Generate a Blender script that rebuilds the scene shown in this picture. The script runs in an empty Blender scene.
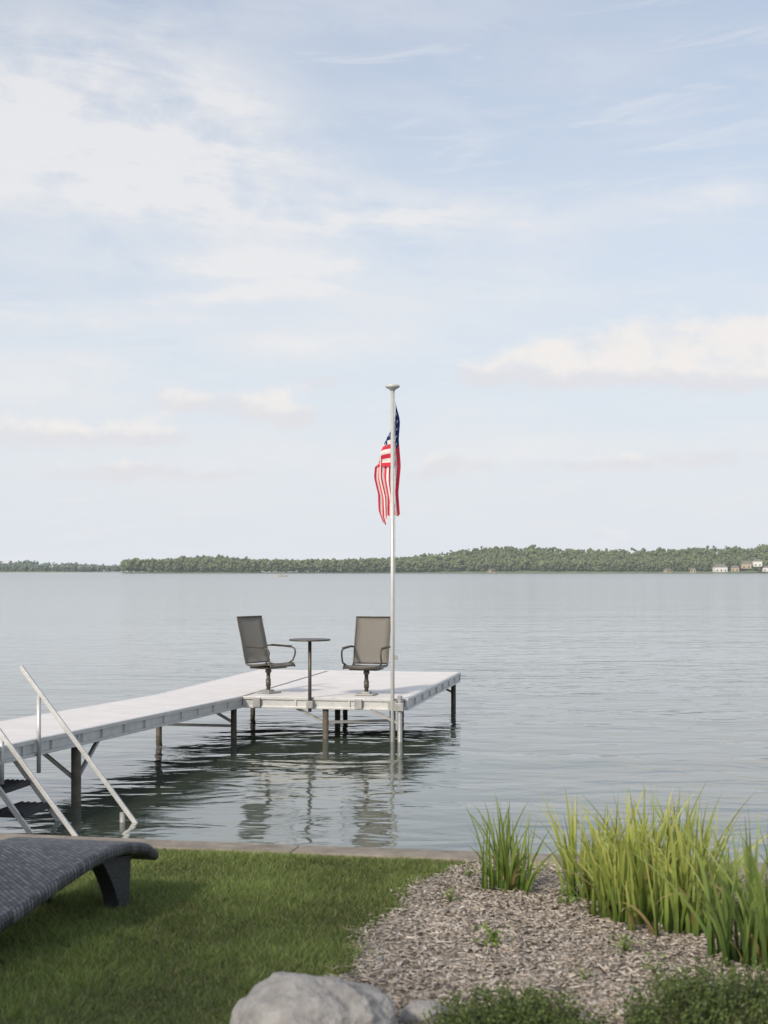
import bpy, bmesh, math, random
import numpy as np
from mathutils import Vector, Matrix
random.seed(7); rng=np.random.default_rng(7)
scene=bpy.context.scene
scene.view_settings.view_transform='Standard'
scene.view_settings.look='None'
scene.view_settings.exposure=0
COL=scene.collection

# ------------------------------------------------------------------ materials
def newmat(name):
    m=bpy.data.materials.new(name); m.use_nodes=True
    nt=m.node_tree; b=nt.nodes['Principled BSDF']
    return m,nt,b
def mat(name,c,rough=.6,metal=0.,var=.25,scale=8.,bump=0.,bscale=60.,c2=None,spec=.5,stretch=None):
    m,nt,b=newmat(name)
    tc=nt.nodes.new('ShaderNodeTexCoord'); mp=nt.nodes.new('ShaderNodeMapping')
    if stretch: mp.inputs['Scale'].default_value=stretch
    nt.links.new(tc.outputs['Object'],mp.inputs['Vector'])
    n=nt.nodes.new('ShaderNodeTexNoise'); n.inputs['Scale'].default_value=scale; n.inputs['Detail'].default_value=6
    n.inputs['Roughness'].default_value=.65
    nt.links.new(mp.outputs[0],n.inputs['Vector'])
    r=nt.nodes.new('ShaderNodeValToRGB')
    if c2 is None:
        a=[x*(1-var) for x in c]; d=[min(1,x*(1+var)) for x in c]
    else: a=c; d=c2
    r.color_ramp.elements[0].position=.3; r.color_ramp.elements[1].position=.7
    r.color_ramp.elements[0].color=(*a,1); r.color_ramp.elements[1].color=(*d,1)
    nt.links.new(n.outputs['Fac'],r.inputs['Fac']); nt.links.new(r.outputs[0],b.inputs['Base Color'])
    b.inputs['Roughness'].default_value=rough; b.inputs['Metallic'].default_value=metal
    b.inputs['Specular IOR Level'].default_value=spec
    if bump>0:
        n2=nt.nodes.new('ShaderNodeTexNoise'); n2.inputs['Scale'].default_value=bscale; n2.inputs['Detail'].default_value=8
        nt.links.new(mp.outputs[0],n2.inputs['Vector'])
        bp=nt.nodes.new('ShaderNodeBump'); bp.inputs['Strength'].default_value=bump; bp.inputs['Distance'].default_value=.02
        nt.links.new(n2.outputs['Fac'],bp.inputs['Height']); nt.links.new(bp.outputs[0],b.inputs['Normal'])
    return m
def attrmat(name,rough=.6,trans=0.,spec=.3):
    m,nt,b=newmat(name)
    a=nt.nodes.new('ShaderNodeAttribute'); a.attribute_name='Col'
    nt.links.new(a.outputs['Color'],b.inputs['Base Color'])
    b.inputs['Roughness'].default_value=rough; b.inputs['Specular IOR Level'].default_value=spec
    if trans>0:
        t=nt.nodes.new('ShaderNodeBsdfTranslucent'); nt.links.new(a.outputs['Color'],t.inputs['Color'])
        mx=nt.nodes.new('ShaderNodeMixShader'); mx.inputs[0].default_value=trans
        out=nt.nodes['Material Output']
        nt.links.new(b.outputs[0],mx.inputs[1]); nt.links.new(t.outputs[0],mx.inputs[2]); nt.links.new(mx.outputs[0],out.inputs['Surface'])
    return m

M_alu=mat('aluminium',(.56,.56,.55),.42,.4,.12,6,.15,80)
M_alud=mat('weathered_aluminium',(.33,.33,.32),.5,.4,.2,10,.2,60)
M_joist=mat('shaded_underframe',(.05,.045,.035),.7,.1,.2,10,.2,60)  # colour darkened to carry the shade beneath the deck
M_cap=mat('pale_cap',(.55,.55,.54),.5,.1,.1,10)
M_post=mat('galvanised_post',(.10,.085,.065),.7,.1,.35,12,.3,60)
M_deck=mat('composite_decking',(.72,.69,.67),.7,0,.07,3,.1,120)
M_frame=mat('bronze_frame',(.095,.085,.07),.45,.3,.15,20)
M_white=mat('pole_paint',(.52,.52,.51),.4,.2,.08,5)
M_black=mat('dark_rubber',(.035,.035,.037),.7,0,.2,20)
M_conc=mat('weathered_concrete',(.17,.145,.115),.9,0,.35,5,.5,40,c2=(.32,.28,.23))
def fabric():
    m,nt,b=newmat('sling_fabric')
    tc=nt.nodes.new('ShaderNodeTexCoord')
    w=nt.nodes.new('ShaderNodeTexWave'); w.inputs['Scale'].default_value=60; w.bands_direction='X'; w.inputs['Distortion'].default_value=.5
    w2=nt.nodes.new('ShaderNodeTexWave'); w2.inputs['Scale'].default_value=60; w2.bands_direction='Z'
    nt.links.new(tc.outputs['Object'],w.inputs['Vector']); nt.links.new(tc.outputs['Object'],w2.inputs['Vector'])
    mu=nt.nodes.new('ShaderNodeMath'); mu.operation='MULTIPLY'
    nt.links.new(w.outputs['Fac'],mu.inputs[0]); nt.links.new(w2.outputs['Fac'],mu.inputs[1])
    r=nt.nodes.new('ShaderNodeValToRGB'); r.color_ramp.elements[0].color=(.16,.148,.125,1); r.color_ramp.elements[1].color=(.34,.315,.27,1)
    nt.links.new(mu.outputs[0],r.inputs[0]); nt.links.new(r.outputs[0],b.inputs['Base Color']); b.inputs['Roughness'].default_value=.8
    t=nt.nodes.new('ShaderNodeBsdfTransparent'); mx=nt.nodes.new('ShaderNodeMixShader'); mx.inputs[0].default_value=.2
    out=nt.nodes['Material Output']; nt.links.new(b.outputs[0],mx.inputs[1]); nt.links.new(t.outputs[0],mx.inputs[2]); nt.links.new(mx.outputs[0],out.inputs['Surface'])
    return m
M_fab=fabric()
def wicker():
    m,nt,b=newmat('woven_wicker')
    tc=nt.nodes.new('ShaderNodeTexCoord')
    mp=nt.nodes.new('ShaderNodeMapping'); mp.inputs['Rotation'].default_value=(0,0,math.radians(45))
    nt.links.new(tc.outputs['Object'],mp.inputs[0])
    k=nt.nodes.new('ShaderNodeTexBrick'); k.inputs['Scale'].default_value=12; k.inputs['Mortar Size'].default_value=.04
    k.inputs['Mortar Smooth'].default_value=.5
    k.inputs['Color1'].default_value=(.135,.138,.152,1); k.inputs['Color2'].default_value=(.035,.036,.042,1); k.inputs['Mortar'].default_value=(.004,.004,.005,1)
    k.inputs['Brick Width'].default_value=.5; k.inputs['Row Height'].default_value=.3
    nt.links.new(mp.outputs[0],k.inputs['Vector']); nt.links.new(k.outputs['Color'],b.inputs['Base Color'])
    bp=nt.nodes.new('ShaderNodeBump'); bp.invert=True; bp.inputs['Strength'].default_value=1; bp.inputs['Distance'].default_value=.012
    nt.links.new(k.outputs['Fac'],bp.inputs['Height']); nt.links.new(bp.outputs[0],b.inputs['Normal'])
    b.inputs['Roughness'].default_value=.5; b.inputs['Specular IOR Level'].default_value=.4
    return m
M_wick=wicker()

# ------------------------------------------------------------------ mesh builder
class MB:
    def __init__(s): s.v=[]; s.f=[]
    def box(s,c,d,R=None):
        i=len(s.v); c=Vector(c)
        for sx,sy,sz in [(-1,-1,-1),(1,-1,-1),(1,1,-1),(-1,1,-1),(-1,-1,1),(1,-1,1),(1,1,1),(-1,1,1)]:
            p=Vector((sx*d[0]/2,sy*d[1]/2,sz*d[2]/2))
            if R: p=R@p
            s.v.append(tuple(c+p))
        for q in [(0,3,2,1),(4,5,6,7),(0,1,5,4),(1,2,6,5),(2,3,7,6),(3,0,4,7)]: s.f.append(tuple(i+a for a in q))
        return s
    def bar(s,p0,p1,w,h):
        p0=Vector(p0);p1=Vector(p1); d=p1-p0; L=d.length; z=d.normalized()
        up=Vector((0,0,1)) if abs(z.z)<.95 else Vector((0,1,0))
        x=z.cross(up).normalized(); y=x.cross(z)
        R=Matrix((x,z,y)).transposed()
        return s.box((p0+p1)/2,(w,L,h),R)
    def tube(s,pts,r,n=10,r2=None):
        pts=[Vector(p) for p in pts]; N=len(pts); base=len(s.v); prev=None
        for k,p in enumerate(pts):
            t=(pts[min(k+1,N-1)]-pts[max(k-1,0)]).normalized()
            if prev is None:
                up=Vector((0,0,1)) if abs(t.z)<.9 else Vector((1,0,0)); x=t.cross(up).normalized()
            else: x=(prev-t*prev.dot(t)).normalized()
            prev=x; y=t.cross(x)
            rr=r if r2 is None else r+(r2-r)*k/(N-1)
            for a in range(n):
                an=2*math.pi*a/n; s.v.append(tuple(p+(x*math.cos(an)+y*math.sin(an))*rr))
        for k in range(N-1):
            for a in range(n):
                b=(a+1)%n; s.f.append((base+k*n+a,base+k*n+b,base+(k+1)*n+b,base+(k+1)*n+a))
        s.f.append(tuple(base+a for a in reversed(range(n)))); s.f.append(tuple(base+(N-1)*n+a for a in range(n)))
        return s
    def lathe(s,prof,c=(0,0,0),n=20):
        base=len(s.v)
        for r,z in prof:
            for a in range(n):
                an=2*math.pi*a/n; s.v.append((c[0]+r*math.cos(an),c[1]+r*math.sin(an),c[2]+z))
        for k in range(len(prof)-1):
            for a in range(n):
                b=(a+1)%n; s.f.append((base+k*n+a,base+k*n+b,base+(k+1)*n+b,base+(k+1)*n+a))
        s.f.append(tuple(base+a for a in reversed(range(n)))); s.f.append(tuple(base+(len(prof)-1)*n+a for a in range(n)))
        return s
    def obj(s,name,m,parent=None,smooth=False,bevel=0,**props):
        me=bpy.data.meshes.new(name); me.from_pydata(s.v,[],s.f); me.update()
        o=bpy.data.objects.new(name,me); COL.objects.link(o)
        me.materials.append(m)
        if smooth:
            for p in me.polygons: p.use_smooth=len(p.vertices)<=4
        if bevel:
            bm=o.modifiers.new('bevel','BEVEL'); bm.width=bevel; bm.segments=2; bm.limit_method='ANGLE'
        if parent: o.parent=parent
        for k,v in props.items(): o[k]=v
        return o
def empty(name,loc,rot=0,**props):
    e=bpy.data.objects.new(name,None); e.empty_display_size=.3; COL.objects.link(e)
    e.location=loc; e.rotation_euler=(0,0,rot)
    for k,v in props.items(): e[k]=v
    return e
def npmesh(name,V,F,m,colors=None,smooth=False,parent=None,**props):
    me=bpy.data.meshes.new(name); V=np.asarray(V,dtype=np.float32); F=np.asarray(F,dtype=np.int32)
    k=F.shape[1]
    me.vertices.add(len(V)); me.vertices.foreach_set('co',V.ravel())
    me.loops.add(F.size); me.loops.foreach_set('vertex_index',F.ravel())
    me.polygons.add(len(F)); me.polygons.foreach_set('loop_start',np.arange(0,F.size,k,dtype=np.int32))
    me.polygons.foreach_set('loop_total',np.full(len(F),k,dtype=np.int32))
    if smooth: me.polygons.foreach_set('use_smooth',np.ones(len(F),dtype=bool))
    me.update(calc_edges=True)
    if colors is not None:
        at=me.color_attributes.new('Col','FLOAT_COLOR','POINT')
        c=np.ones((len(V),4),dtype=np.float32); c[:,:3]=colors; at.data.foreach_set('color',c.ravel())
    me.materials.append(m)
    o=bpy.data.objects.new(name,me); COL.objects.link(o)
    if parent: o.parent=parent
    for kk,v in props.items(): o[kk]=v
    return o
def copy_tree(root,kids):
    r=root.copy(); COL.objects.link(r)
    for k in kids:
        c=k.copy(); COL.objects.link(c); c.parent=r
    return r

# ------------------------------------------------------------------ site frame
ANG=-math.radians(11.1); OX,OY=-1.95,19.65; DECK=.72; WZ=.15
ca,sa=math.cos(ANG),math.sin(ANG)
def W(p,d): return (OX+p*ca-d*sa, OY+p*sa+d*ca)
def dist_d(X,Y): return -(X-OX)*sa+(Y-OY)*ca
WALL=-9.50
def gz(X,Y):
    d=dist_d(X,Y); return .51+.04*np.clip(WALL-d,0,25)

# ------------------------------------------------------------------ camera
cam=bpy.data.cameras.new('camera'); co=bpy.data.objects.new('camera',cam); COL.objects.link(co); scene.camera=co
co.location=(0,0,2.45); co.rotation_euler=(math.radians(90),0,0)
cam.lens=50; cam.sensor_width=36; cam.sensor_fit='AUTO'; cam.shift_y=59/1024
cam.clip_end=40000; cam.clip_start=.1
cam.dof.use_dof=True; cam.dof.focus_distance=19.5; cam.dof.aperture_fstop=4

# ------------------------------------------------------------------ light
SEL=math.radians(32); SAZ=math.radians(215)
sun=bpy.data.lights.new('sun','SUN'); so=bpy.data.objects.new('sun',sun); COL.objects.link(so)
sun.energy=3.2; sun.angle=math.radians(6); sun.color=(1,.90,.76)
dirv=Vector((math.sin(SAZ)*math.cos(SEL),math.cos(SAZ)*math.cos(SEL),math.sin(SEL)))
so.rotation_euler=dirv.to_track_quat('Z','Y').to_euler(); so.location=(-20,-30,30)

w=bpy.data.worlds.new('World'); scene.world=w; w.use_nodes=True
nt=w.node_tree; N=nt.nodes; L=nt.links
bg=N['Background']; bg.inputs['Strength'].default_value=.1
def mth(op,a,b=None,c=None,clamp=False):
    n=N.new('ShaderNodeMath'); n.operation=op; n.use_clamp=clamp
    for i,x in enumerate([a,b,c]):
        if x is None: continue
        if isinstance(x,(int,float)): n.inputs[i].default_value=x
        else: L.new(x,n.inputs[i])
    return n.outputs[0]
def mixc(f,a,b):
    n=N.new('ShaderNodeMix'); n.data_type='RGBA'
    for sock,x in ((n.inputs['Factor'],f),(n.inputs[6],a),(n.inputs[7],b)):
        if isinstance(x,(int,float)): sock.default_value=x
        elif isinstance(x,tuple): sock.default_value=(*x,1)
        else: L.new(x,sock)
    return n.outputs[2]
def sstep(x,a,b):
    n=N.new('ShaderNodeMapRange'); n.interpolation_type='SMOOTHSTEP'
    L.new(x,n.inputs['Value']); n.inputs['From Min'].default_value=a; n.inputs['From Max'].default_value=b
    return n.outputs[0]
sky=N.new('ShaderNodeTexSky'); sky.sky_type='NISHITA'; sky.sun_disc=False
sky.sun_elevation=SEL; sky.sun_rotation=SAZ; sky.dust_density=2.0; sky.air_density=1.0; sky.ozone_density=1.5
tc=N.new('ShaderNodeTexCoord'); sp=N.new('ShaderNodeSeparateXYZ'); L.new(tc.outputs['Generated'],sp.inputs[0])
az=mth('ARCTAN2',sp.outputs[0],sp.outputs[1]); el=mth('ARCSINE',sp.outputs[2])
def noise(sx,sy,scale,detail=7,rough=.6,off=0.,dist=0.,shear=0.):
    cb=N.new('ShaderNodeCombineXYZ'); L.new(mth('MULTIPLY',az,sx),cb.inputs[0])
    e_=el if not shear else mth('ADD',el,mth('MULTIPLY',az,shear))
    L.new(mth('MULTIPLY',e_,sy),cb.inputs[1]); cb.inputs[2].default_value=off
    n=N.new('ShaderNodeTexNoise'); n.inputs['Scale'].default_value=scale; n.inputs['Detail'].default_value=detail; n.inputs['Roughness'].default_value=rough
    n.inputs['Distortion'].default_value=dist
    L.new(cb.outputs[0],n.inputs['Vector']); return n.outputs['Fac']
n_big=noise(1,1.5,9,off=1.3,rough=.62); n_w1=noise(1,1,18,5,off=4.); n_w2=noise(1,1,18,5,off=9.)
n_str=noise(1,4.5,8,8,.6,off=2.,dist=.5,shear=.10); n_fine=noise(1,1.4,38,9,.6,off=6.)
n_str2=noise(1,7.,10,8,.62,off=12.,dist=.6,shear=-.06)
azw=mth('ADD',az,mth('MULTIPLY',mth('SUBTRACT',n_w1,.5),.05)); elw=mth('ADD',el,mth('MULTIPLY',mth('SUBTRACT',n_w2,.5),.02))
def blobs(lst,dy=0.,A=azw,E=elw):
    tot=None
    for x,y,wx,wy,a,tilt in lst:
        dx=mth('MULTIPLY',mth('SUBTRACT',A,(x-384)/1422),1422/wx)
        e0=mth('SUBTRACT',E,(571-y)/1422+dy)
        if tilt: e0=mth('SUBTRACT',e0,mth('MULTIPLY',mth('SUBTRACT',A,(x-384)/1422),tilt))
        de=mth('MULTIPLY',e0,1422/wy)
        r=mth('ADD',mth('MULTIPLY',dx,dx),mth('MULTIPLY',de,de))
        g=mth('MULTIPLY',mth('EXPONENT',mth('MULTIPLY',r,-1.)),a)
        tot=g if tot is None else mth('ADD',tot,g)
    return tot
soft=blobs([(80,110,150,70,1.05,0),(60,190,180,50,.9,0),(235,150,120,45,.6,0),(240,215,130,26,.7,0),(430,222,140,20,1.0,-.05),(250,272,190,14,1.0,.0),
            (70,326,130,12,.85,0),(230,302,120,8,.8,.08),(700,212,70,15,.75,0),(380,30,200,40,.3,0),(620,455,220,20,.6,0),(80,372,110,18,.7,0),
            (340,345,180,18,.7,0),(560,90,160,30,.25,.1),(40,400,90,14,.7,0),(330,250,260,60,.4,0),(200,450,260,50,.4,0),(480,300,200,20,.45,.04)])
softm=mth('MULTIPLY',soft,mth('ADD',mth('ADD',mth('MULTIPLY',sstep(n_str,.32,.68),.7),mth('MULTIPLY',sstep(n_big,.32,.66),.8)),-.03),clamp=True)
cir=mth('MAXIMUM',mth('MULTIPLY',sstep(n_str,.42,.8),.35),mth('MULTIPLY',sstep(n_str2,.45,.75),.45))
softm=mth('MAXIMUM',softm,cir)
CUM=[(470,374,30,12,.9,0),(510,367,34,17,.9,0),(555,362,36,22,.95,0),(602,354,36,25,1.0,0),(650,350,36,25,.98,0),(700,352,36,25,.98,0),(742,352,36,28,1.0,0),(785,350,50,32,1.1,0),(610,378,100,15,.65,0),(720,386,80,16,.75,0),
     (195,405,48,14,1.0,0),(272,404,38,20,1.05,0),(292,418,32,10,.8,0),(20,434,55,16,1.,0),(110,438,60,15,1.,0),(165,441,30,10,.8,0),
     (150,473,60,10,.95,0),(95,477,40,8,.8,0),(225,477,30,7,.7,0),(462,463,36,10,.85,0),(435,474,25,6,.7,0),(620,463,70,9,.75,0),(720,460,60,11,.75,0),(325,380,24,9,.85,0),(560,470,60,6,.6,0)]
def cum(dy):
    g=mth('MINIMUM',blobs(CUM,dy),1.0); return sstep(mth('ADD',g,mth('MULTIPLY',mth('SUBTRACT',n_fine,.5),1.7)),.2,1.1)
cm=cum(0.); cup=cum(.010)
hz=sstep(el,.42,-.02); hz=mth('ADD',mth('MULTIPLY',hz,.52),.45)
skyb=N.new('ShaderNodeVectorMath'); skyb.operation='SCALE'; L.new(sky.outputs[0],skyb.inputs[0]); skyb.inputs['Scale'].default_value=1.5
base=mixc(hz,skyb.outputs[0],(7.6,8.0,8.6))
c1=mixc(mth('MULTIPLY',softm,.8),base,(8.6,8.5,8.5))
ccol=mixc(cup,(7.55,7.55,7.9),(8.95,8.6,8.35))
c2=mixc(mth('MULTIPLY',cm,.9),c1,ccol)
L.new(c2,bg.inputs['Color'])

# ------------------------------------------------------------------ water
def water_mat():
    m,nt,b=newmat('lake_water'); N=nt.nodes; L=nt.links
    geo=N.new('ShaderNodeNewGeometry')
    def nz(scale,st,detail=4,rot=0,rough=.5,dist=0):
        mp=N.new('ShaderNodeMapping'); mp.inputs['Scale'].default_value=st; mp.inputs['Rotation'].default_value=(0,0,rot)
        L.new(geo.outputs['Position'],mp.inputs[0])
        n=N.new('ShaderNodeTexNoise'); n.inputs['Scale'].default_value=scale; n.inputs['Detail'].default_value=detail; n.inputs['Roughness'].default_value=rough; n.inputs['Distortion'].default_value=dist
        L.new(mp.outputs[0],n.inputs['Vector']); return n.outputs['Fac']
    def mm(op,a,bb):
        n=N.new('ShaderNodeMath'); n.operation=op
        for i,x in enumerate((a,bb)):
            if isinstance(x,(int,float)): n.inputs[i].default_value=x
            else: L.new(x,n.inputs[i])
        return n.outputs[0]
    sx=N.new('ShaderNodeSeparateXYZ'); L.new(geo.outputs['Position'],sx.inputs[0])
    lg_=mm('LOGARITHM',mm('MAXIMUM',sx.outputs[1],1.),10.)
    def rng_(f0,f1,t0,t1):
        r=N.new('ShaderNodeMapRange'); L.new(lg_,r.inputs[0]); r.inputs[1].default_value=f0; r.inputs[2].default_value=f1; r.inputs[3].default_value=t0; r.inputs[4].default_value=t1
        return r.outputs[0]
    a=nz(1.3,(.6,1.1,1),2.5,.15,dist=.5); c=nz(4.2,(.7,1.1,1),2,-.3,dist=.4); d=nz(.32,(.35,1.1,1),3,.08)
    patch=nz(.035,(.35,1.6,1),4,.05)
    h=mm('ADD',mm('ADD',mm('MULTIPLY',a,.034),mm('MULTIPLY',c,.0055)),mm('MULTIPLY',d,.048))
    mr=N.new('ShaderNodeMapRange'); L.new(patch,mr.inputs[0]); mr.inputs[1].default_value=.35; mr.inputs[2].default_value=.65; mr.inputs[3].default_value=.6; mr.inputs[4].default_value=1.25
    h=mm('MULTIPLY',h,mr.outputs[0])
    # ripples are steeper in the shallows, flatter offshore where only fine ruffling (roughness) remains
    h=mm('MULTIPLY',h,rng_(1.4,2.3,1.,.30))
    bp=N.new('ShaderNodeBump'); bp.inputs['Strength'].default_value=1; bp.inputs['Distance'].default_value=1.
    L.new(h,bp.inputs['Height']); L.new(bp.outputs[0],b.inputs['Normal'])
    L.new(rng_(1.4,2.8,.06,.17),b.inputs['Roughness'])
    b.inputs['Base Color'].default_value=(.065,.082,.062,1); b.inputs['IOR'].default_value=2.3
    b.inputs['Specular Tint'].default_value=(.96,.985,1.0,1)
    return m
npmesh('water',[(-9000,-0,WZ),(9000,-0,WZ),(9000,14000,WZ),(-9000,14000,WZ)],[(0,1,2,3)],water_mat(),kind='structure')

# ------------------------------------------------------------------ ground + bed
M_soil=mat('lawn_soil',(.085,.105,.035),.95,0,.4,6,.5,50)
V=[];F=[]
ds=[WALL-.005,-25,WALL-25,-3000]
for d in ds:
    for p in (-3000,3000):
        X,Y=W(p,d); V.append((X,Y,.505+.04*min(WALL-d,25)))
for i in range(len(ds)-1): F.append((2*i,2*i+2,2*i+3,2*i+1))
npmesh('ground',V,F,M_soil,kind='structure')
BY=[-2,3,5,5.64,6.17,6.63,7.1,7.65,8.2,8.70,9.05,9.31,9.7]; BX=[-.35,-.33,-.28,-.254,-.213,-.158,-.09,.005,.12,.251,.38,.5,.75]
def bx(Y): return np.interp(Y,BY,BX)+.03*np.sin(np.asarray(Y)*5.)+.015*np.sin(np.asarray(Y)*17.)
M_mulch=mat('bark_mulch',(.20,.165,.13),.95,0,.4,30,.8,90,c2=(.43,.37,.31))
pts=[]
for y in np.linspace(-2,9.72,120):
    x=float(bx(y)); 
    if dist_d(x,y)<WALL-.01: pts.append((x,y))
VV=[];FF=[]
for k,(x,y) in enumerate(pts):
    X2=12.; Y2=y-.196*(X2-x); VV+= [(x,y,float(gz(x,y))+.004),(X2,Y2,float(gz(X2,Y2))+.004)]
for k in range(len(pts)-1): FF.append((2*k,2*k+1,2*k+3,2*k+2))
npmesh('mulch_bed_ground',VV,FF,M_mulch,kind='structure')

# seawall
mb=MB()
for s0 in np.arange(-40,40,2.4):
    mb.box((s0+1.2,WALL+.14,-.24),(2.394,.28,1.54))
sw=mb.obj('seawall',M_conc,bevel=.012,label='weathered tan concrete seawall along the lawn edge',category='wall')
sw.location=(OX,OY,0); sw.rotation_euler=(0,0,ANG)
for v in sw.data.vertices: v.co.z+= random.uniform(-.006,.006) if v.co.z>0 else 0

# grass blades
n=250000
Xg=rng.uniform(-4.2,1.0,n); Yg=rng.uniform(4.9,10.4,n)
d=dist_d(Xg,Yg)
keep=(Xg<bx(Yg)-.01+rng.normal(0,.03,n))&(d<WALL+rng.normal(0,.02,n))&(np.abs(Xg)<.3*Yg+.35)
Xg=Xg[keep];Yg=Yg[keep]; n=len(Xg)
def vnoise(X,Y,s,seed):
    r=np.random.default_rng(seed); o=np.zeros_like(X)
    for k in range(8):
        a=r.uniform(0,6.28); f=s*r.uniform(.6,1.8); o+=np.sin((X*math.cos(a)+Y*math.sin(a))*f+r.uniform(0,6.28))
    return o/8
patch=vnoise(Xg,Yg,4,1)+.6*vnoise(Xg,Yg,14,2)
h=rng.uniform(.016,.045,n)*(1+.5*patch); an=rng.uniform(0,6.28,n); wd=rng.uniform(.0018,.0036,n)
edge=(bx(Yg)-Xg<.05); h=np.where(edge,h*1.3,h)
near=(WALL-dist_d(Xg,Yg)<.12); h=np.where(near,h*.7,h)
lean=rng.uniform(.3,1.5,n)*h; la=rng.uniform(0,6.28,n)
G=gz(Xg,Yg)
V=np.zeros((n,3,3)); V[:,0]=np.stack([Xg-np.cos(an)*wd,Yg-np.sin(an)*wd,G],1); V[:,1]=np.stack([Xg+np.cos(an)*wd,Yg+np.sin(an)*wd,G],1)
V[:,2]=np.stack([Xg+np.cos(la)*lean,Yg+np.sin(la)*lean,G+h],1)
c=np.array([.225,.295,.085])*(1+.5*patch[:,None])*rng.uniform(.6,1.35,(n,1)); 
yl=rng.random(n)<.11; c[yl]=np.array([.42,.38,.19])*rng.uniform(.7,1.2,(yl.sum(),1))
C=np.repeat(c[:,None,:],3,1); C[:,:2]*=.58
M_grass=attrmat('grass_blades',.6,.35,.25)
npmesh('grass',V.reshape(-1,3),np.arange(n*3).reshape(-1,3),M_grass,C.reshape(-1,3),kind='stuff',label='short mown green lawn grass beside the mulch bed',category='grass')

# wood chips
n=36000
Xc=rng.uniform(-.5,3.2,n);Yc=rng.uniform(4.8,9.7,n)
keep=(Xc>bx(Yc)-.03+rng.normal(0,.035,n))&(dist_d(Xc,Yc)<WALL-.02)&(Xc<.3*Yc+.3)
Xc=Xc[keep];Yc=Yc[keep];n=len(Xc)
big=rng.random(n)<.05
ln=rng.gamma(2.4,.0056,n)+.005; ln=np.where(big,ln*1.6,ln); wd=rng.uniform(.0025,.008,n); wd=np.where(big,wd*1.5,wd); th=rng.uniform(.002,.004,n); an=rng.uniform(0,6.28,n); pt=rng.normal(0,.18,n); rl=rng.normal(0,.28,n)
zz=gz(Xc,Yc)+rng.uniform(.004,.015,n)+.012*(vnoise(Xc,Yc,9,5)+.3)
ax=np.stack([np.cos(an)*np.cos(pt),np.sin(an)*np.cos(pt),np.sin(pt)],1)
side=np.stack([-np.sin(an)*np.cos(rl),np.cos(an)*np.cos(rl),np.sin(rl)],1); nm=np.cross(ax,side)
ctr=np.stack([Xc,Yc,zz],1)
corn=[]
for sx,sy,sz in [(-1,-1,-1),(1,-1,-1),(1,1,-1),(-1,1,-1),(-1,-1,1),(1,-1,1),(1,1,1),(-1,1,1)]:
    jit=rng.uniform(.6,1.1,(n,1))
    corn.append(ctr+ax*(ln[:,None]/1.0*sx*jit)+side*(wd[:,None]*sy*jit)+nm*(th[:,None]*sz*.5))
V=np.stack(corn,1).reshape(-1,3)
q=np.array([(0,3,2,1),(4,5,6,7),(0,1,5,4),(1,2,6,5),(2,3,7,6),(3,0,4,7)])
F=(np.arange(n)[:,None,None]*8+q[None]).reshape(-1,4)
t=rng.random((n,1)); c=(1-t)*np.array([.31,.26,.21])+t*np.array([.60,.53,.46]); c*=rng.uniform(.75,1.15,(n,1))*(1+.25*vnoise(Xc,Yc,5,44)[:,None])
dk=rng.random(n)<.07; c[dk]=np.array([.10,.075,.058])
npmesh('wood_chips',V,F,attrmat('wood_chip',.85,0,.2),np.repeat(np.clip(c,0,.8),8,0),kind='stuff',label='faded grey-beige bark mulch chips covering the planting bed',category='mulch')

# ------------------------------------------------------------------ plants
M_leaf=attrmat('strap_leaf',.45,.4,.35)
def strap_plant(name,X,Y,n,H,spread,base_r,label,group=None,wid=.0105,dry=.08,seed=1,droop=.5,col0=(.20,.31,.065),col1=(.48,.52,.15)):
    r=np.random.default_rng(seed); S=10; V=[];F=[];C=[]
    z0=float(gz(X,Y))
    fans=[(r.normal(0,base_r),r.normal(0,base_r*.8)) for _ in range(max(3,n//6))]
    for i in range(n):
        fx,fy=fans[i%len(fans)]
        bx_,by_=fx+r.normal(0,.015),fy+r.normal(0,.015)
        L_=H*r.uniform(.4,1.14); a=r.uniform(0,2*math.pi)
        ou=np.array([math.cos(a),math.sin(a)])*.75+np.array([fx,fy])/(base_r+.001)*.3
        sp_=spread*abs(r.normal(.45,.4)); bend=droop*r.uniform(0,1)**1.8
        isdry=r.random()<dry
        if isdry: bend+=.7; sp_+=.5; L_*=.75
        w0=wid*r.uniform(.55,1.2); tw=r.uniform(0,6.28)
        pos=np.array([bx_,by_,0.]); ang=sp_*.35
        cc0=np.array(col0)*r.uniform(.7,1.25); cc1=np.array(col1)*r.uniform(.6,1.2)
        if isdry: cc0=np.array([.28,.21,.09]); cc1=np.array([.45,.35,.18])
        st=len(V)
        for k in range(S+1):
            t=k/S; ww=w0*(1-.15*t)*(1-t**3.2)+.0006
            sd=np.array([math.cos(tw),math.sin(tw),0])
            V.append(pos-sd*ww); V.append(pos+sd*ww)
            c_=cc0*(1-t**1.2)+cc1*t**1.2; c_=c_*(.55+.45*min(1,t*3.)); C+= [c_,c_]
            th=ang+sp_*.6*t+bend*1.7*t**2.3
            dirn=np.array([ou[0]*math.sin(th),ou[1]*math.sin(th),math.cos(th)])
            pos=pos+dirn*L_/S; tw+=.05
            if pos[2]<.01: pos[2]=.01
        for k in range(S): F.append((st+2*k,st+2*k+1,st+2*k+3,st+2*k+2))
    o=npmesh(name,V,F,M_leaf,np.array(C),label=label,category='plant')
    if group: o['group']=group
    o.location=(X,Y,z0)
    return o
g='iris clumps along the seawall'
strap_plant('iris_plant',.72,8.43,85,.54,.9,.055,'small upright green iris clump standing alone in mulch',g,seed=3,droop=.4,col1=(.38,.44,.13))
strap_plant('iris_plant',1.25,8.15,130,.60,.95,.10,'yellow-green iris clump with tall pointed leaves',g,seed=4,droop=.5,col1=(.55,.55,.15))
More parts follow.
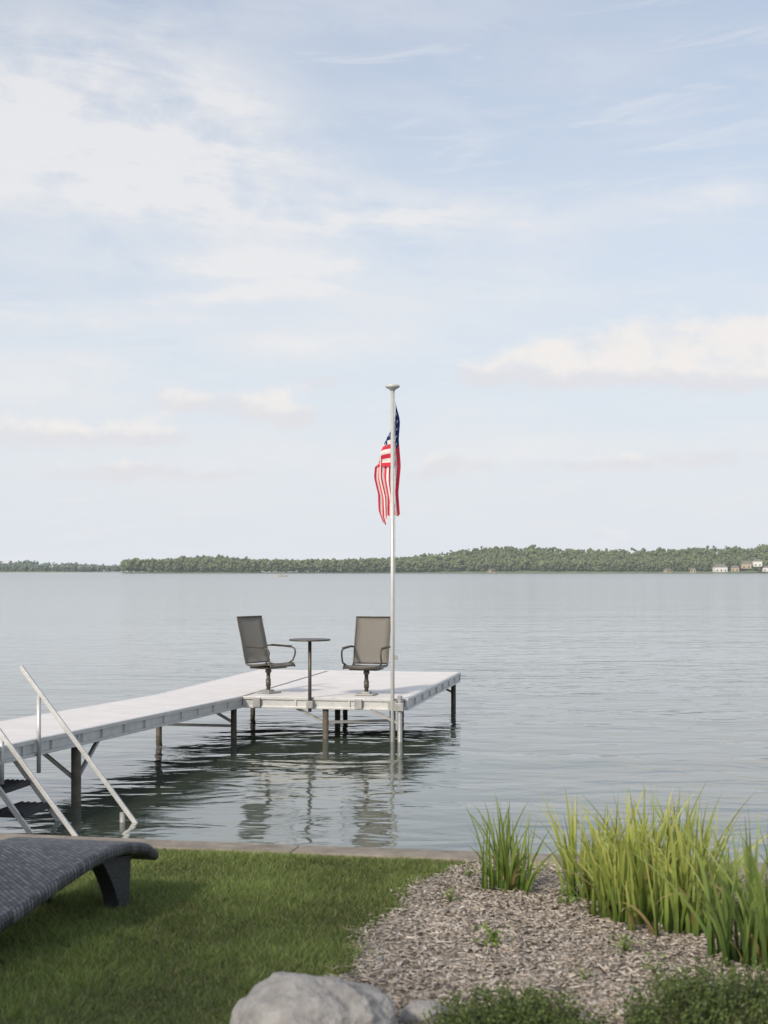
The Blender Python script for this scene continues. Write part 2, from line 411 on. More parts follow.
strap_plant('iris_plant',1.36,7.65,190,.68,.9,.12,'dense yellow-green iris clump with arching leaves',g,seed=5,droop=.6,dry=.08,col1=(.55,.55,.15))
strap_plant('iris_plant',1.56,7.35,140,.64,1.0,.11,'iris clump with some dry straw leaves at its base',g,seed=6,droop=.65,dry=.15,col1=(.50,.49,.14))
strap_plant('iris_plant',1.68,8.0,120,.64,.9,.12,'iris clump beside the seawall with yellowing leaves',g,seed=8,droop=.5)
strap_plant('iris_plant',1.79,6.60,190,.66,.9,.11,'dark green iris clump beside a low shrub',g,seed=9,droop=.6,col0=(.12,.21,.05),col1=(.35,.42,.13))
strap_plant('iris_plant',2.35,7.3,100,.6,.8,.12,'broad green iris clump growing in mulch',g,seed=10,droop=.6)
def weed(X,Y,seed,s=1.):
    r=np.random.default_rng(seed); V=[];F=[];C=[]
    for i in range(int(38*s)):
        a=r.uniform(0,6.28); el_=r.uniform(.2,1.3); rr=r.uniform(.02,.09)*s
        c=np.array([math.cos(a)*math.cos(el_)*rr,math.sin(a)*math.cos(el_)*rr,math.sin(el_)*rr*1.1+.005])
        d1=r.normal(0,1,3); d1/=np.linalg.norm(d1); d2=np.cross(d1,r.normal(0,1,3)); d2/=np.linalg.norm(d2)
        l=r.uniform(.008,.017)*s; st=len(V)
        V+= [c-d1*l,c-d2*l*.5,c+d1*l,c+d2*l*.5]; F.append((st,st+1,st+2,st+3))
        cc=np.array([.22,.31,.08])*r.uniform(.6,1.4); C+=[cc]*4
        st=len(V); V+=[np.array([0,0,0.]),np.array([.002,0,0]),c+np.array([.001,0,0]),c]; F.append((st,st+1,st+2,st+3)); C+=[np.array([.1,.13,.04])]*4
    o=npmesh('weed_plant',V,F,M_leaf,np.array(C),label='tiny green weed seedling sprouting through bark mulch',category='plant',group='weeds in the mulch bed')
    o.location=(X,Y,float(gz(X,Y))+.01)
for i,(x,y,s) in enumerate([(495,950,1.4),(450,905,.9),(566,908,1.),(625,955,1.1),(690,1003,1.),(470,880,.8),(585,985,.7),(405,900,.6),(575,880,.8),(655,975,.9)]):
    Y=2226.9/((y-572)-56.9); weed((x-384)*Y/1422,Y,20+i,s)

def shrub(X,Y,rx,ry,h,seed,label,n=9000):
    r=np.random.default_rng(seed); z0=float(gz(X,Y))
    root=empty('shrub',(X,Y,z0),label=label,category='shrub',group='low dark shrubs at the bed edge')
    ntw=360; V=[];C=[]; mb=MB()
    for i in range(ntw):
        a=r.uniform(0,6.28); u=r.random()**.5
        bxp=np.array([math.cos(a)*u*rx*.8,math.sin(a)*u*ry*.8,.0])
        hh=h*(1-.5*u**3)*r.uniform(.5,1.3)
        tip=bxp+np.array([math.cos(a)*u*rx*.28+r.normal(0,.03),math.sin(a)*u*ry*.28+r.normal(0,.03),hh])
        if i%4==0: mb.tube([bxp,(bxp+tip)/2+r.normal(0,.006,3),tip],.003,4,.0012)
        nl=n//ntw
        for k in range(nl):
            t=r.uniform(.25,1.02); c=bxp+(tip-bxp)*t+r.normal(0,.012,3)
            d1=r.normal(0,1,3); d1[2]=abs(d1[2])+.3; d1/=np.linalg.norm(d1); d2=np.cross(d1,r.normal(0,1,3)); d2/=np.linalg.norm(d2)
            l=r.uniform(.005,.011)
            V+=[c-d1*l,c-d2*l*.5,c+d1*l,c+d2*l*.5]
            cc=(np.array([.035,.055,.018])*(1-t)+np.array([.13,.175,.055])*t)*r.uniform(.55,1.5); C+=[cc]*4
    F=np.arange(len(V)).reshape(-1,4)
    npmesh('foliage',np.array(V),F,M_leaf,np.array(C),parent=root)
    mb.obj('stem',M_post,root)
shrub(.50,5.42,.31,.26,.15,31,'low dark green small-leaved shrub at the mulch edge',12000)
shrub(1.34,5.50,.38,.34,.205,32,'dark small-leaved shrub spreading over bark mulch',18000)

# shade tree standing on the lawn behind the viewpoint (only its shade falls on the lawn)
def tree(X,Y,H,R,seed,label):
    r=np.random.default_rng(seed); z0=float(gz(X,Y)); root=empty('shade_tree',(X,Y,z0),label=label,category='tree')
    mb=MB(); mb.tube([(0,0,-.2),(.05,.02,1.2),(.0,.08,2.6),(.1,.0,H*.6),(.05,.05,H*.85)],.19,12,.05)
    for i in range(16):
        a=r.uniform(0,6.28); z=r.uniform(.42,.8)*H; rr=R*r.uniform(.5,.85)
        mb.tube([(0.03,.03,z),(math.cos(a)*rr*.5,math.sin(a)*rr*.5,z+.45),(math.cos(a)*rr,math.sin(a)*rr,z+.9)],.06,7,.012)
    mb.obj('trunk',M_post,root,smooth=True)
    n=6000; cl=r.normal(0,1,(70,3)); cl/=np.linalg.norm(cl,axis=1)[:,None]; cl*=R*r.uniform(.35,.95,(70,1)); 
    c=cl[r.integers(0,70,n)]+r.normal(0,.24,(n,3)); c[:,2]=c[:,2]*.8+H*.8
    d1=r.normal(0,1,(n,3)); d1/=np.linalg.norm(d1,axis=1)[:,None]; d2=np.cross(d1,r.normal(0,1,(n,3))); d2/=np.linalg.norm(d2,axis=1)[:,None]
    l=r.uniform(.04,.075,n)[:,None]
    V=np.stack([c-d1*l,c-d2*l*.6,c+d1*l,c+d2*l*.6],1).reshape(-1,3)
    C=np.repeat(np.array([.06,.10,.025])*r.uniform(.6,1.4,(n,1)),4,0)
    npmesh('crown',V,np.arange(n*4).reshape(-1,4),M_leaf,C,parent=root)
tree(-8.3,-3.4,8.2,1.75,77,'broad leafy shade tree standing on the mown lawn')

# ------------------------------------------------------------------ rocks
M_rock=mat('pale_granite',(.20,.19,.18),.9,0,.3,9,.6,40,c2=(.40,.385,.365))
def rock(name,X,Y,sx,sy,sz,seed,label,sub=5,lift=.4):
    from mathutils import noise as mn
    bm=bmesh.new(); bmesh.ops.create_icosphere(bm,subdivisions=sub,radius=1)
    for v in bm.verts:
        p=v.co.copy(); o=Vector((seed*3.1,seed*1.7,seed))
        f=1+.17*mn.noise(p*1.1+o)+.08*mn.noise(p*2.6+o)+.045*mn.noise(p*6+o)+.022*mn.noise(p*15+o)+.01*mn.noise(p*40+o)
        v.co=Vector((p.x*f*sx,p.y*f*sy,p.z*f*sz))
        for nrm,dd in ((Vector((.1,-.3,.93)).normalized(),sz*.96),(Vector((-.8,-.3,.5)).normalized(),sx*.88),(Vector((.6,-.6,.5)).normalized(),sx*.9)):
            q=v.co.dot(nrm)-dd
            if q>0: v.co-=nrm*q*.5
    me=bpy.data.meshes.new(name); bm.to_mesh(me); bm.free(); me.materials.append(M_rock)
    for p in me.polygons: p.use_smooth=True
    o=bpy.data.objects.new(name,me); COL.objects.link(o); o.location=(X,Y,float(gz(X,Y))+sz*lift)
    o['label']=label; o['category']='rock'; return o
rock('boulder',-.262,5.32,.293,.24,.205,2,'large pale grey granite boulder between lawn and mulch',6,.24)
rock('stone',.155,5.62,.10,.08,.06,5,'small pale grey stone lying in bark mulch',4,.45)

# ------------------------------------------------------------------ dock
dock=empty('dock',(OX,OY,0),ANG,label='grey aluminium L-shaped dock with pale decking over water',category='dock')
RAMP=.026
def ramp(o):
    for v in o.data.vertices:
        if v.co.y<-.001: v.co.z+=-v.co.y*RAMP
    return o
mb=MB(); T=.035; PW=2.29; PD=5.15
dd=WALL+.15
edges=[]
cur=PD
while cur>dd: edges.append(cur); cur-=3.05
edges.append(dd)
for a,b in zip(edges[:-1],edges[1:]):
    L_=a-b; nb=max(1,int(L_/.15)); st=L_/nb
    for i in range(nb):
        mb.box((-.65,b+st*(i+.5),DECK-T/2),(1.24,st-.0035-(.006 if i==0 else 0),T))
npl=int(PD/.15)
for j in range(npl):
    st=PD/npl
    mb.box((PW/2,st*(j+.5),DECK-T/2),(PW-.06,st-.0035,T))
ramp(mb.obj('deck',M_deck,dock))
mb=MB()
def fascia(p0,p1,out):
    p0=Vector((*p0,0));p1=Vector((*p1,0));o=Vector((*out,0))
    def B(off,z,w_,h_): mb.bar(p0+o*off+Vector((0,0,z)),p1+o*off+Vector((0,0,z)),w_,h_)
    B(0,DECK-.018,.05,.040)
    B(-.008,DECK-.083,.02,.088)
    B(0,DECK-.142,.045,.030)
    Ln=(p1-p0).length; n_=max(1,int(Ln/.61)); dr=(p1-p0).normalized()
    for i in range(n_+1):
        q=p0+dr*(Ln*i/n_); q=q+dr*(.02 if i==0 else (-.02 if i==n_ else 0))
        mb.bar(q+o*.008+Vector((0,0,DECK-.1265)),q+o*.008+Vector((0,0,DECK-.0385)),.03,.022)
fascia((-.02,dd),(-.02,-.03),(1,0))
fascia((-1.28,dd),(-1.28,0),(-1,0))
fascia((-1.28,0.002),(-1.28,PD),(-1,0))
fascia((.0,.0),(PW-.03,.0),(0,-1))
fascia((PW,.03),(PW,PD-.02),(1,0))
fascia((-1.25,PD+.02),(PW-.03,PD+.02),(0,1))
ramp(mb.obj('frame',M_alu,dock,bevel=.003))
mb=MB()
for d0 in np.arange(dd+.5,PD-.1,.76): mb.box((-.65,float(d0),DECK-.11),(1.2,.05,.09))
for d0 in np.arange(.5,PD-.1,.76): mb.box((PW/2,float(d0),DECK-.11),(PW-.08,.05,.09))
mb.box((-.65,dd/2+.05,DECK-.058),(1.18,-dd-.1,.012)); mb.box((-.65,PD/2+.04,DECK-.058),(1.18,PD-.12,.012)); mb.box((PW/2+.02,PD/2,DECK-.058),(PW-.12,PD-.1,.012))  # thin dark sheets below the boards, underside shade put into their colour
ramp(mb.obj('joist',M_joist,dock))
def post(p,d,top,m=M_post,r=.042,foot=True):
    up=max(0,-d)*RAMP if d<-.5 else 0
    mb=MB(); mb.tube([(p,d,-1.6),(p,d,top+up)],r,12)
    mb.obj('post',m,dock,smooth=True)
    mb=MB(); mb.box((p,d,DECK-.10+up),(.11,.11,.11)); mb.obj('bracket',M_alud,dock,bevel=.006)
def brace(a,b):
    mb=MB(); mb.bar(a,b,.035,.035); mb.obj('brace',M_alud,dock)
post(-.06,-5.55,DECK-.05,r=.05); brace((-.06,-4.95,DECK+.0),(-.06,-5.55,.36)); brace((-.55,-5.55,DECK+.01),(-.06,-5.55,.36))
post(-1.24,-5.55,DECK-.05,r=.05)
post(-.10,-.10,DECK-.05); brace((-.48,-.10,DECK-.15),(-.10,-.10,.36))
post(-1.22,-.0,DECK-.05)
for p,d_ in [(1.16,.06),(2.02,.45),(-1.15,4.4),(.35,4.9),(1.3,PD-.1),(2.2,PD-.1),(1.02,1.4)]:
    post(p,d_,DECK-.05)
brace((.74,.06,DECK-.15),(1.16,.06,.36)); brace((1.82,PD-.1,DECK-.15),(2.2,PD-.1,.38)); brace((1.8,-.03,DECK-.15),(2.2,-.07,.40))
post(2.22,-.075,DECK+.05,M_alud,.034)
brace((-.1,-.1,.32),(-1.22,-.1,.32)); brace((1.16,.06,.38),(2.02,.45,.38))

# ------------------------------------------------------------------ stairs
st=empty('dock_stairs',(*W(0,-6.95),0),ANG,label='aluminium swim stairs with handrails and dark treads descending into water',category='stairs')
K=1.258
def rail(d,pt,pb,zb):
    mb=MB(); zt=zb+(pb-pt)*K
    mb.bar((pt,d,zt),(pb,d,zb),.03,.042); mb.obj('handrail',M_alu,st,bevel=.006)
rail(.36,-.16,.99,.115); rail(-.35,-.42,.71,.12)
def sp(p,d,z0,z1):
    mb=MB(); mb.tube([(p,d,z0),(p,d,z1)],.020,12); mb.obj('post',M_alu,st,smooth=True)
sp(.02,.36,.58,1.30); sp(-.0,-.35,.58,.98)
mb=MB(); mb.tube([(.84,.36,-.5),(.84,.36,.24)],.026,12); mb.obj('post',M_alud,st,smooth=True)
for d_ in (.31,-.30):
    mb=MB(); mb.bar((-.30,d_,.155+.54*K),(.44,d_,.155-.20*K),.025,.045); mb.obj('stringer',M_alu,st)
for i,(p,z) in enumerate([(-.05,.53),(.12,.33),(.28,.14)]):
    mb=MB(); p-=.10
    dp=.31 if i==1 else .24
    mb.box((p,.005,z-.035),(dp,.57,.045))
    for k in range(5): mb.box((p-dp*.4+k*dp*.2,.005,z-.008),(.022,.56,.008))
    mb.obj('tread',M_black,st,bevel=.002)

# ------------------------------------------------------------------ flagpole
fx,fy=W(2.09,-.085)
fx+=.03
fp=empty('flagpole',(fx,fy,0),ANG,label='tall white flagpole with a solar light cap bolted to dock',category='flagpole')
mb=MB(); mb.tube([(0,0,-1.2),(0,0,4.90)],.028,16,.025)
mb.obj('pole',M_white,fp,smooth=True)
mb=MB(); mb.lathe([(.028,4.88),(.05,4.90),(.088,4.918),(.098,4.932),(.098,4.945),(.085,4.957),(.04,4.968),(.01,4.972)],n=28); mb.obj('solar_light',M_cap,fp,smooth=True)
mb=MB(); mb.box((0,.03,DECK-.09),(.12,.10,.13)); mb.obj('bracket',M_alud,fp,bevel=.004)
mb=MB(); mb.tube([(.03,-.005,1.3),(.038,-.01,2.8),(.032,-.005,4.88)],.0035,6); mb.obj('halyard',M_white,fp)
mb=MB(); mb.bar((.03,0,1.28),(.07,0,1.28),.02,.06); mb.obj('cleat',M_alud,fp)

# flag
def in_star(x,y,r):
    a=math.atan2(x,y); d=math.hypot(x,y)
    k=math.pi/5; a=((a+k)%(2*k))-k
    ri=.382*r; a=abs(a)
    px,py=d*math.sin(a),d*math.cos(a)
    x2,y2=ri*math.sin(k),ri*math.cos(k)
    return ((x2-0)*(py-r)-(y2-r)*(px-0))<=0
SF,HF=1.5,.88; ns,nh=300,234
stars=[]
for r_ in range(9):
    cols=6 if r_%2==0 else 5
    for c_ in range(cols):
        stars.append(((.6/12)*(2*c_+1+(0 if r_%2==0 else 1)), (HF*7/13/10)*(r_+1)))
S_=np.linspace(0,SF,ns+1); H_=np.linspace(0,HF,nh+1)
Sg,Hg=np.meshgrid(S_,H_,indexing='ij')
u=Sg/SF; v=Hg/HF
b_=np.clip(Sg/.34,0,1); b_=b_*b_*(3-2*b_)
tri=lambda a:2/np.pi*np.arcsin(.97*np.sin(a))
x=.042+b_*(.050-.34*v**.75*(1-.36*u**2)+.010*tri(2*math.pi*2.3*v+.6+u*2.5)+.016*tri(Sg*9+Hg*7))
y=.06+b_*(.045+.024*tri(2*math.pi*3.2*v+2.1+u*2.5)+.014*tri(Sg*12+Hg*13))
z=-Hg*(1-.22*b_)-Sg*(1.02-.36*v)-.03*b_*np.sin(v*9)-.035*u**2*tri(v*17+1)
V=np.stack([x,y,z],-1).reshape(-1,3)
idx=np.arange((ns+1)*(nh+1)).reshape(ns+1,nh+1)
F=np.stack([idx[:-1,:-1],idx[1:,:-1],idx[1:,1:],idx[:-1,1:]],-1).reshape(-1,4)
C=np.zeros((ns+1,nh+1,3)); red=np.array([.72,.055,.09]); wh=np.array([.88,.87,.85]); bl=np.array([.025,.045,.16])
row=np.minimum((Hg/HF*13).astype(int),12)
C[:]=np.where((row%2==0)[...,None],red,wh)
cant=(Sg<.6)&(Hg<HF*7/13); C[cant]=bl
sr=.022
for sx,sy in stars:
    i0=int((sx-sr)/SF*ns); i1=int((sx+sr)/SF*ns)+2; j0=int((sy-sr)/HF*nh); j1=int((sy+sr)/HF*nh)+2
    for i in range(max(i0,0),i1):
        for j in range(max(j0,0),j1):
            if in_star(S_[i]-sx,-(H_[j]-sy),sr): C[i,j]=wh
fl=npmesh('flag',V,F,attrmat('flag_cloth',.8,.25,.1),C.reshape(-1,3),smooth=True,label='american flag hanging limp with stripes folded against the pole',category='flag')
fl.location=(fx,fy,4.77)

# ------------------------------------------------------------------ chairs
def build_chair():
    root=empty('patio_chair',(0,0,0))
    W2=.25; kids=[]
    seatprof=[(.27,.405),(.25,.43),(.15,.425),(0,.405),(-.12,.40),(-.19,.415)]
    backprof=[(-.20,.44),(-.225,.52),(-.26,.68),(-.295,.82),(-.335,.96),(-.36,1.07)]
    def sheet(prof,name,th=.012,w2=W2-.008):
        mb=MB(); n=len(prof)
        nx=6
        for s in (0,1):
            for (y,z) in prof:
                for i in range(nx+1):
                    t=i/nx; xx=-w2+2*w2*t; sag=-.012*(1-(2*t-1)**2)
                    if name=='seat': mb.v.append((xx,y,z+sag-s*th))
                    else: mb.v.append((xx,y+sag-s*th,z))
        m=nx+1
        for s in (0,1):
            b=s*n*m
            for k in range(n-1):
                for i in range(nx):
                    q=(b+k*m+i,b+k*m+i+1,b+(k+1)*m+i+1,b+(k+1)*m+i); mb.f.append(q if s==0 else q[::-1])
        for k in range(n-1):
            for i in (0,nx): mb.f.append((k*m+i,(k+1)*m+i,n*m+(k+1)*m+i,n*m+k*m+i))
        for k in (0,n-1):
            for i in range(nx): mb.f.append((k*m+i,k*m+i+1,n*m+k*m+i+1,n*m+k*m+i))
        o=mb.obj(name,M_fab,root,smooth=True); kids.append(o)
    sheet(seatprof,'seat'); sheet(backprof,'backrest')
    mb=MB()
    for sx in (-1,1):
        mb.tube([(sx*W2,y,z-.006) for y,z in [(.28,.38)]+seatprof+backprof+[(-.362,1.08)]],.0115,8)
    mb.tube([(-W2-.008,-.362,1.075),(W2+.008,-.362,1.075)],.011,8)
    mb.tube([(-W2,.275,.39),(W2,.275,.39)],.012,8); mb.tube([(-W2,-.21,.43),(W2,-.21,.43)],.011,8)
    kids.append(mb.obj('frame',M_frame,root,smooth=True))
    for sx in (-1,1):
        mb=MB(); X=sx*(W2+.03)
        mb.tube([(sx*W2,-.258,.655),(X,-.22,.662),(X,-.1,.662),(X,.08,.656),(X,.20,.648),(X,.245,.63),(X,.262,.59),(X,.25,.53),(X,.215,.46),(sx*W2,.17,.425)],.0125,8)
        mb.bar((X,-.18,.674),(X,.18,.664),.045,.014)
        kids.append(mb.obj('armrest',M_frame,root,smooth=True))
    mb=MB(); mb.box((0,0,.365),(.40,.34,.025)); mb.tube([(0,0,.0),(0,0,.36)],.028,14); mb.lathe([(.04,.29),(.045,.31),(.04,.35)],n=14)
    mb.tube([(0,0,.10),(0,0,.20)],.036,14)
    kids.append(mb.obj('pedestal',M_frame,root,smooth=True))
    mb=MB(); mb.box((0,0,.014),(.26,.26,.022)); mb.box((0,-.0,.035),(.12,.12,.03)); kids.append(mb.obj('base_plate',M_alud,root,bevel=.004))
    return root,kids
c1_,kids=build_chair()
c2_=copy_tree(c1_,kids)
def place(o,p,d,face,label):
    X,Y=W(p,d); o.location=(X,Y,DECK+.001); o.rotation_euler=(0,0,face-math.pi/2)
    o['label']=label; o['category']='chair'; o['group']='swivel chairs on the dock'
place(c1_,.21,.55,math.atan2(-.60,.80),'taupe mesh swivel chair turned towards the round table')
place(c2_,1.64,.50,math.atan2(-.96,-.27),'taupe mesh swivel chair beside the flagpole facing shore')
for p in (.21,1.64):
    mb=MB(); mb.box((p,-.045,DECK-.08),(.10,.03,.13)); mb.obj('bracket',M_alud,dock,bevel=.004)
tx,ty=W(.97,-.07)
tb=empty('side_table',(tx,ty,DECK),ANG,label='small round dark pedestal table clamped to the dock edge',category='table')
mb=MB(); mb.lathe([(.05,.772),(.275,.78),(.285,.786),(.285,.797),(.275,.803)],n=36); mb.obj('table_top',M_frame,tb,smooth=True)
mb=MB(); mb.tube([(0,0,-.19),(0,0,.775)],.024,14); mb.obj('pole',M_frame,tb,smooth=True)
mb=MB(); mb.box((0,.02,-.09),(.09,.09,.10)); mb.obj('bracket',M_alud,tb,bevel=.003)

# ------------------------------------------------------------------ lounger
ax_=Vector((.217,.976,0)); rx_=Vector((.976,-.217,0))
Kc=Vector((-1.29,8.19,0)); org=Kc-rx_*.33-ax_*1.0
lr=math.atan2(rx_.y,rx_.x)
gzl=float(gz(org.x,org.y))
lg=empty('lounge_chair',(org.x,org.y,gzl),lr,label='dark grey woven wicker chaise lounge lying flat on the lawn',category='lounge chair')
prof=[(1.0,.83),(.97,.862),(.9,.895),(.8,.925),(.55,.975),(.3,.99),(.1,.985),(-.15,.97),(-.4,.945),(-.7,.915),(-.95,.895),(-1.0,.88)]
ys=np.linspace(1.0,-1.0,50); zs=np.interp(-ys,[-a for a,b in prof],[b for a,b in prof])-gzl
zs=np.convolve(np.pad(zs,2,mode='edge'),np.ones(5)/5,'valid')
mb=MB(); m=9; TH=.068
for s,th in ((0,0),(1,TH)):
    for y_,z_ in zip(ys,zs):
        for i in range(m):
            xx=-.33+.66*i/(m-1); mb.v.append((xx,float(y_),float(z_)-th))
nn=len(ys)
for s in (0,1):
    b=s*nn*m
    for k in range(nn-1):
        for i in range(m-1):
            q=(b+k*m+i,b+k*m+i+1,b+(k+1)*m+i+1,b+(k+1)*m+i); mb.f.append(q[::-1] if s==0 else q)
for k in range(nn-1):
    for i in (0,m-1): mb.f.append((k*m+i,(k+1)*m+i,nn*m+(k+1)*m+i,nn*m+k*m+i))
for k in (0,nn-1):
    for i in range(m-1): mb.f.append((k*m+i,k*m+i+1,nn*m+k*m+i+1,nn*m+k*m+i))
mb.obj('seat',M_wick,lg,smooth=False,bevel=.022)
def zat(y): return float(np.interp(-y,-ys,zs))-TH-.001
M_wickd=mat('dark_wicker_leg',(.028,.029,.034),.6,0,.5,60,.6,90)
for y_ in (.60,-.88):
    for sx in (-1,1):
        gl=float(gz(*(org+rx_*sx*.24+ax_*y_).to_2d()))-gzl+.001
        mb=MB(); xo,xi=sx*(.275 if y_>0 else .17),sx*(.19 if y_>0 else .10)
        K_=7
        for k in range(K_+1):
            t=k/K_
            yf=y_+.08+.03*t; yb=y_-.06-.24*t**1.6
            zf=gl+(zat(yf)-gl)*t; zb_=gl+(zat(yb)-gl)*t
            mb.v+=[(xo,yf,zf),(xo,yb,zb_),(xi,yb,zb_),(xi,yf,zf)]
        for k in range(K_):
            for j in range(4): a=k*4+j; b=k*4+(j+1)%4; mb.f.append((a,b,b+4,a+4))
        mb.f+=[(3,2,1,0),tuple(K_*4+j for j in range(4))]
        mb.obj('leg',M_wickd,lg,bevel=.004)

# ------------------------------------------------------------------ far shore
HAZE=(.62,.69,.78,1); HST=.13  # distance haze put into the far-shore materials as a constant faint glow
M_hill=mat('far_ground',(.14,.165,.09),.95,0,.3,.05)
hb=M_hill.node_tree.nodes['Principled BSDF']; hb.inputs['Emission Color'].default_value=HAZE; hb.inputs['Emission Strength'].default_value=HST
def wood_mat():
    m,nt,b=newmat('woodland'); N_=nt.nodes; L_=nt.links
    a=N_.new('ShaderNodeAttribute'); a.attribute_name='Col'
    g_=N_.new('ShaderNodeNewGeometry'); n_=N_.new('ShaderNodeTexNoise'); n_.inputs['Scale'].default_value=.12; n_.inputs['Detail'].default_value=4
    L_.new(g_.outputs['Position'],n_.inputs['Vector'])
    r=N_.new('ShaderNodeMapRange'); r.inputs[1].default_value=.35; r.inputs[2].default_value=.65; r.inputs[3].default_value=.82; r.inputs[4].default_value=1.15
    L_.new(n_.outputs['Fac'],r.inputs[0])
    mx=N_.new('ShaderNodeVectorMath'); mx.operation='SCALE'; L_.new(a.outputs['Color'],mx.inputs[0]); L_.new(r.outputs[0],mx.inputs['Scale'])
    L_.new(mx.outputs[0],b.inputs['Base Color']); b.inputs['Roughness'].default_value=.9; b.inputs['Specular IOR Level'].default_value=.1
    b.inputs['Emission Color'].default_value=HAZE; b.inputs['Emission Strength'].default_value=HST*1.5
    t=N_.new('ShaderNodeBsdfTranslucent'); L_.new(mx.outputs[0],t.inputs['Color']); ms=N_.new('ShaderNodeMixShader'); ms.inputs[0].default_value=.33
    L_.new(b.outputs[0],ms.inputs[1]); L_.new(t.outputs[0],ms.inputs[2]); L_.new(ms.outputs[0],N_['Material Output'].inputs['Surface'])
    return m
M_wood=wood_mat()
bm=bmesh.new(); bmesh.ops.create_icosphere(bm,subdivisions=1,radius=1); ico=np.array([v.co[:] for v in bm.verts]); icof=np.array([[v.index for v in f.verts] for f in bm.faces]); bm.free()
def woods(name,pxs,tops,D,depth,treeh,n,seed,label,col=(.15,.175,.085)):
    r=np.random.default_rng(seed)
    Xs=(np.array(pxs)-384)*D/1422; Hs=(571-np.array(tops))*D/1422+2.45
    X0,X1=Xs[0],Xs[-1]
    def hill(X,t):
        H=np.interp(X,Xs,Hs); return np.maximum(H*(1+.12*t)-treeh,0)*np.sin(np.clip(t,0,1)*math.pi/2)+1.
    nx,ny=160,12; V=[];F=[]
    for j in range(ny+1):
        t=j/ny
        for i in range(nx+1):
            X=X0+(X1-X0)*i/nx; V.append((X*(1+t*depth/D),D-12+t*(depth+12),float(hill(X,t)) if j else -1.))
    for j in range(ny):
        for i in range(nx): a=j*(nx+1)+i; F.append((a,a+1,a+nx+2,a+nx+1))
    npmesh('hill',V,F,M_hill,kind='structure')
    # trees: each is a cluster of leaf clumps around its own centre
    nt_=n//9; tt=r.random(nt_)**1.2; TX=r.uniform(X0,X1,nt_); fr=r.random(nt_)<.22; tt[fr]=r.uniform(0,.04,fr.sum())
    th_=treeh*r.uniform(.75,1.12,nt_); tone=r.uniform(.82,1.18,nt_)
    k=r.integers(0,nt_,n); t=tt[k]; 
    rad=r.normal(0,1,(n,3)); rad/=np.linalg.norm(rad,axis=1)[:,None]; rad*=r.uniform(.3,1,(n,1))**.5
    X=TX[k]+rad[:,0]*th_[k]*.36; wig=vnoise(TX,TX*0,.02,seed)+vnoise(TX,TX*0,.07,seed+3)
    hh=hill(TX,tt)[k]
    s=r.uniform(.3,.8,n)*treeh*.17
    ctr=np.stack([X*(1+t*depth/D),D+t*depth+rad[:,1]*th_[k]*.36,hh+th_[k]*(.52+.08*wig[k])+rad[:,2]*th_[k]*.42],1)
    sc=np.stack([s*r.uniform(.8,1.5,n),s,s*r.uniform(.7,1.3,n)],1)
    jit=1+r.normal(0,.22,(n,len(ico),1))
    V=ctr[:,None,:]+ico[None]*sc[:,None,:]*jit
    F=(np.arange(n)[:,None,None]*len(ico)+icof[None]).reshape(-1,3)
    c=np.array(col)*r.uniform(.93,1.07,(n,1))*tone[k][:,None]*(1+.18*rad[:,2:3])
    C=np.repeat(c[:,None,:],len(ico),1)
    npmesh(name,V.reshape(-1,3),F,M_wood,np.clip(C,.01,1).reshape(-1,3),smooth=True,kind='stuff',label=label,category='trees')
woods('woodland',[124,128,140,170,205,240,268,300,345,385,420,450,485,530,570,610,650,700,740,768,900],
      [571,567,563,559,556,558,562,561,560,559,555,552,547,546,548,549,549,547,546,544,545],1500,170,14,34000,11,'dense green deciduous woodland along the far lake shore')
woods('woodland',[-140,0,30,60,90,118,160],[562,562,561,563,564,566,567],2900,150,15,8000,12,'hazy low wooded shore across the lake',col=(.18,.215,.17))  # paler, bluer leaf colour carries the distance haze

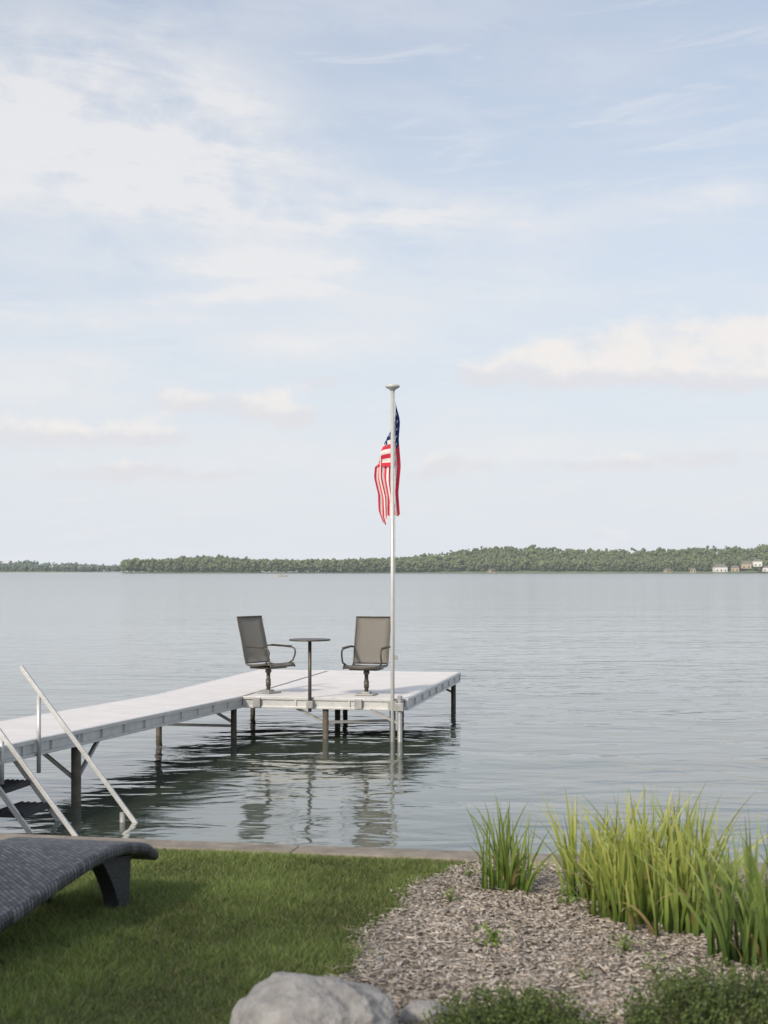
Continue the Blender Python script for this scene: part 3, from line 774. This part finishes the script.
M_hw=mat('white_siding',(.66,.65,.62),.7,0,.05,1); M_hr=mat('grey_shingle',(.22,.21,.2),.9,0,.2,1); M_win=mat('dark_glass',(.10,.11,.12),.15,0,.2,1); M_ht=mat('tan_siding',(.40,.35,.28),.8,0,.08,1)
def house(px,wd,ht,label,wall,D=1478,dep=9.,zb=0.8):
    X=(px-384)*D/1422
    r=empty('lake_house',(X,D,zb),random.uniform(-.3,.3),label=label,category='house',group='houses on the far shore')
    mb=MB(); mb.box((0,0,ht/2),(wd,dep,ht))
    mb.obj('wall',wall,r)
    mb=MB(); rh=wd*.26
    w2,d2=wd/2+.4,dep/2+.4
    mb.v=[(-w2,-d2,ht+.02),(w2,-d2,ht+.02),(w2,d2,ht+.02),(-w2,d2,ht+.02),(-w2*.6,0,ht+rh),(w2*.6,0,ht+rh)]
    mb.f=[(0,1,5,4),(1,2,5),(2,3,4,5),(3,0,4),(3,2,1,0)]
    mb.obj('roof',M_hr,r)
    fl_=max(1,int(ht/2.8))
    for f in range(fl_):
        nk=max(2,int(wd/3.5))
        for k in range(nk):
            xx=-wd/2+wd*(k+.5)/nk
            mb=MB(); mb.box((xx,-dep/2-.03,1.5+f*2.8),(1.5,.08,1.5)); mb.obj('window',M_win,r)
for px,wd,ht,wl,z in [(720,13,5,M_hw,1.5),(735,8,4,M_ht,2),(746,10,5,M_ht,5),(757,9,5.5,M_hw,7),(766,8,4,M_hw,2),(693,6,3,M_ht,1),(668,6,2.6,M_ht,1),(492,5,2.4,M_ht,.8),(790,14,7,M_hw,2)]:
    house(px,wd,ht,'white two-storey lake house beneath wooded shore' if (wl is M_hw) else 'tan lake house at the water edge',wl,zb=z)

# little boat
bxx=(281-384)*560/1422
bt=empty('fishing_boat',(bxx,560,WZ),math.radians(15),label='small pale fishing boat drifting on open water',category='boat')
mb=MB(); secs=[(-2.4,.75,.0),(-1,.85,-.02),(.8,.8,0),(2.0,.4,.1),(2.6,.04,.2)]
for x_,hw,k_ in secs: mb.v+=[(x_,-hw,.6+k_),(x_,-hw*.6,-.15),(x_,hw*.6,-.15),(x_,hw,.6+k_)]
for i in range(len(secs)-1):
    for j in range(4): a=i*4+j; b=i*4+(j+1)%4; mb.f.append((a,b,b+4,a+4))
mb.f+=[(0,1,2,3)]
mb.obj('hull',M_hw,bt)
mb=MB(); mb.box((-.1,0,.95),(.7,.6,.8)); mb.box((-.1,0,1.95),(1.8,1.3,.06))
for a in (-.9,.7):
    for b in (-.55,.55): mb.tube([(a,b,.5),(a,b,1.95)],.03,6)
mb.obj('canopy',M_ht,bt)
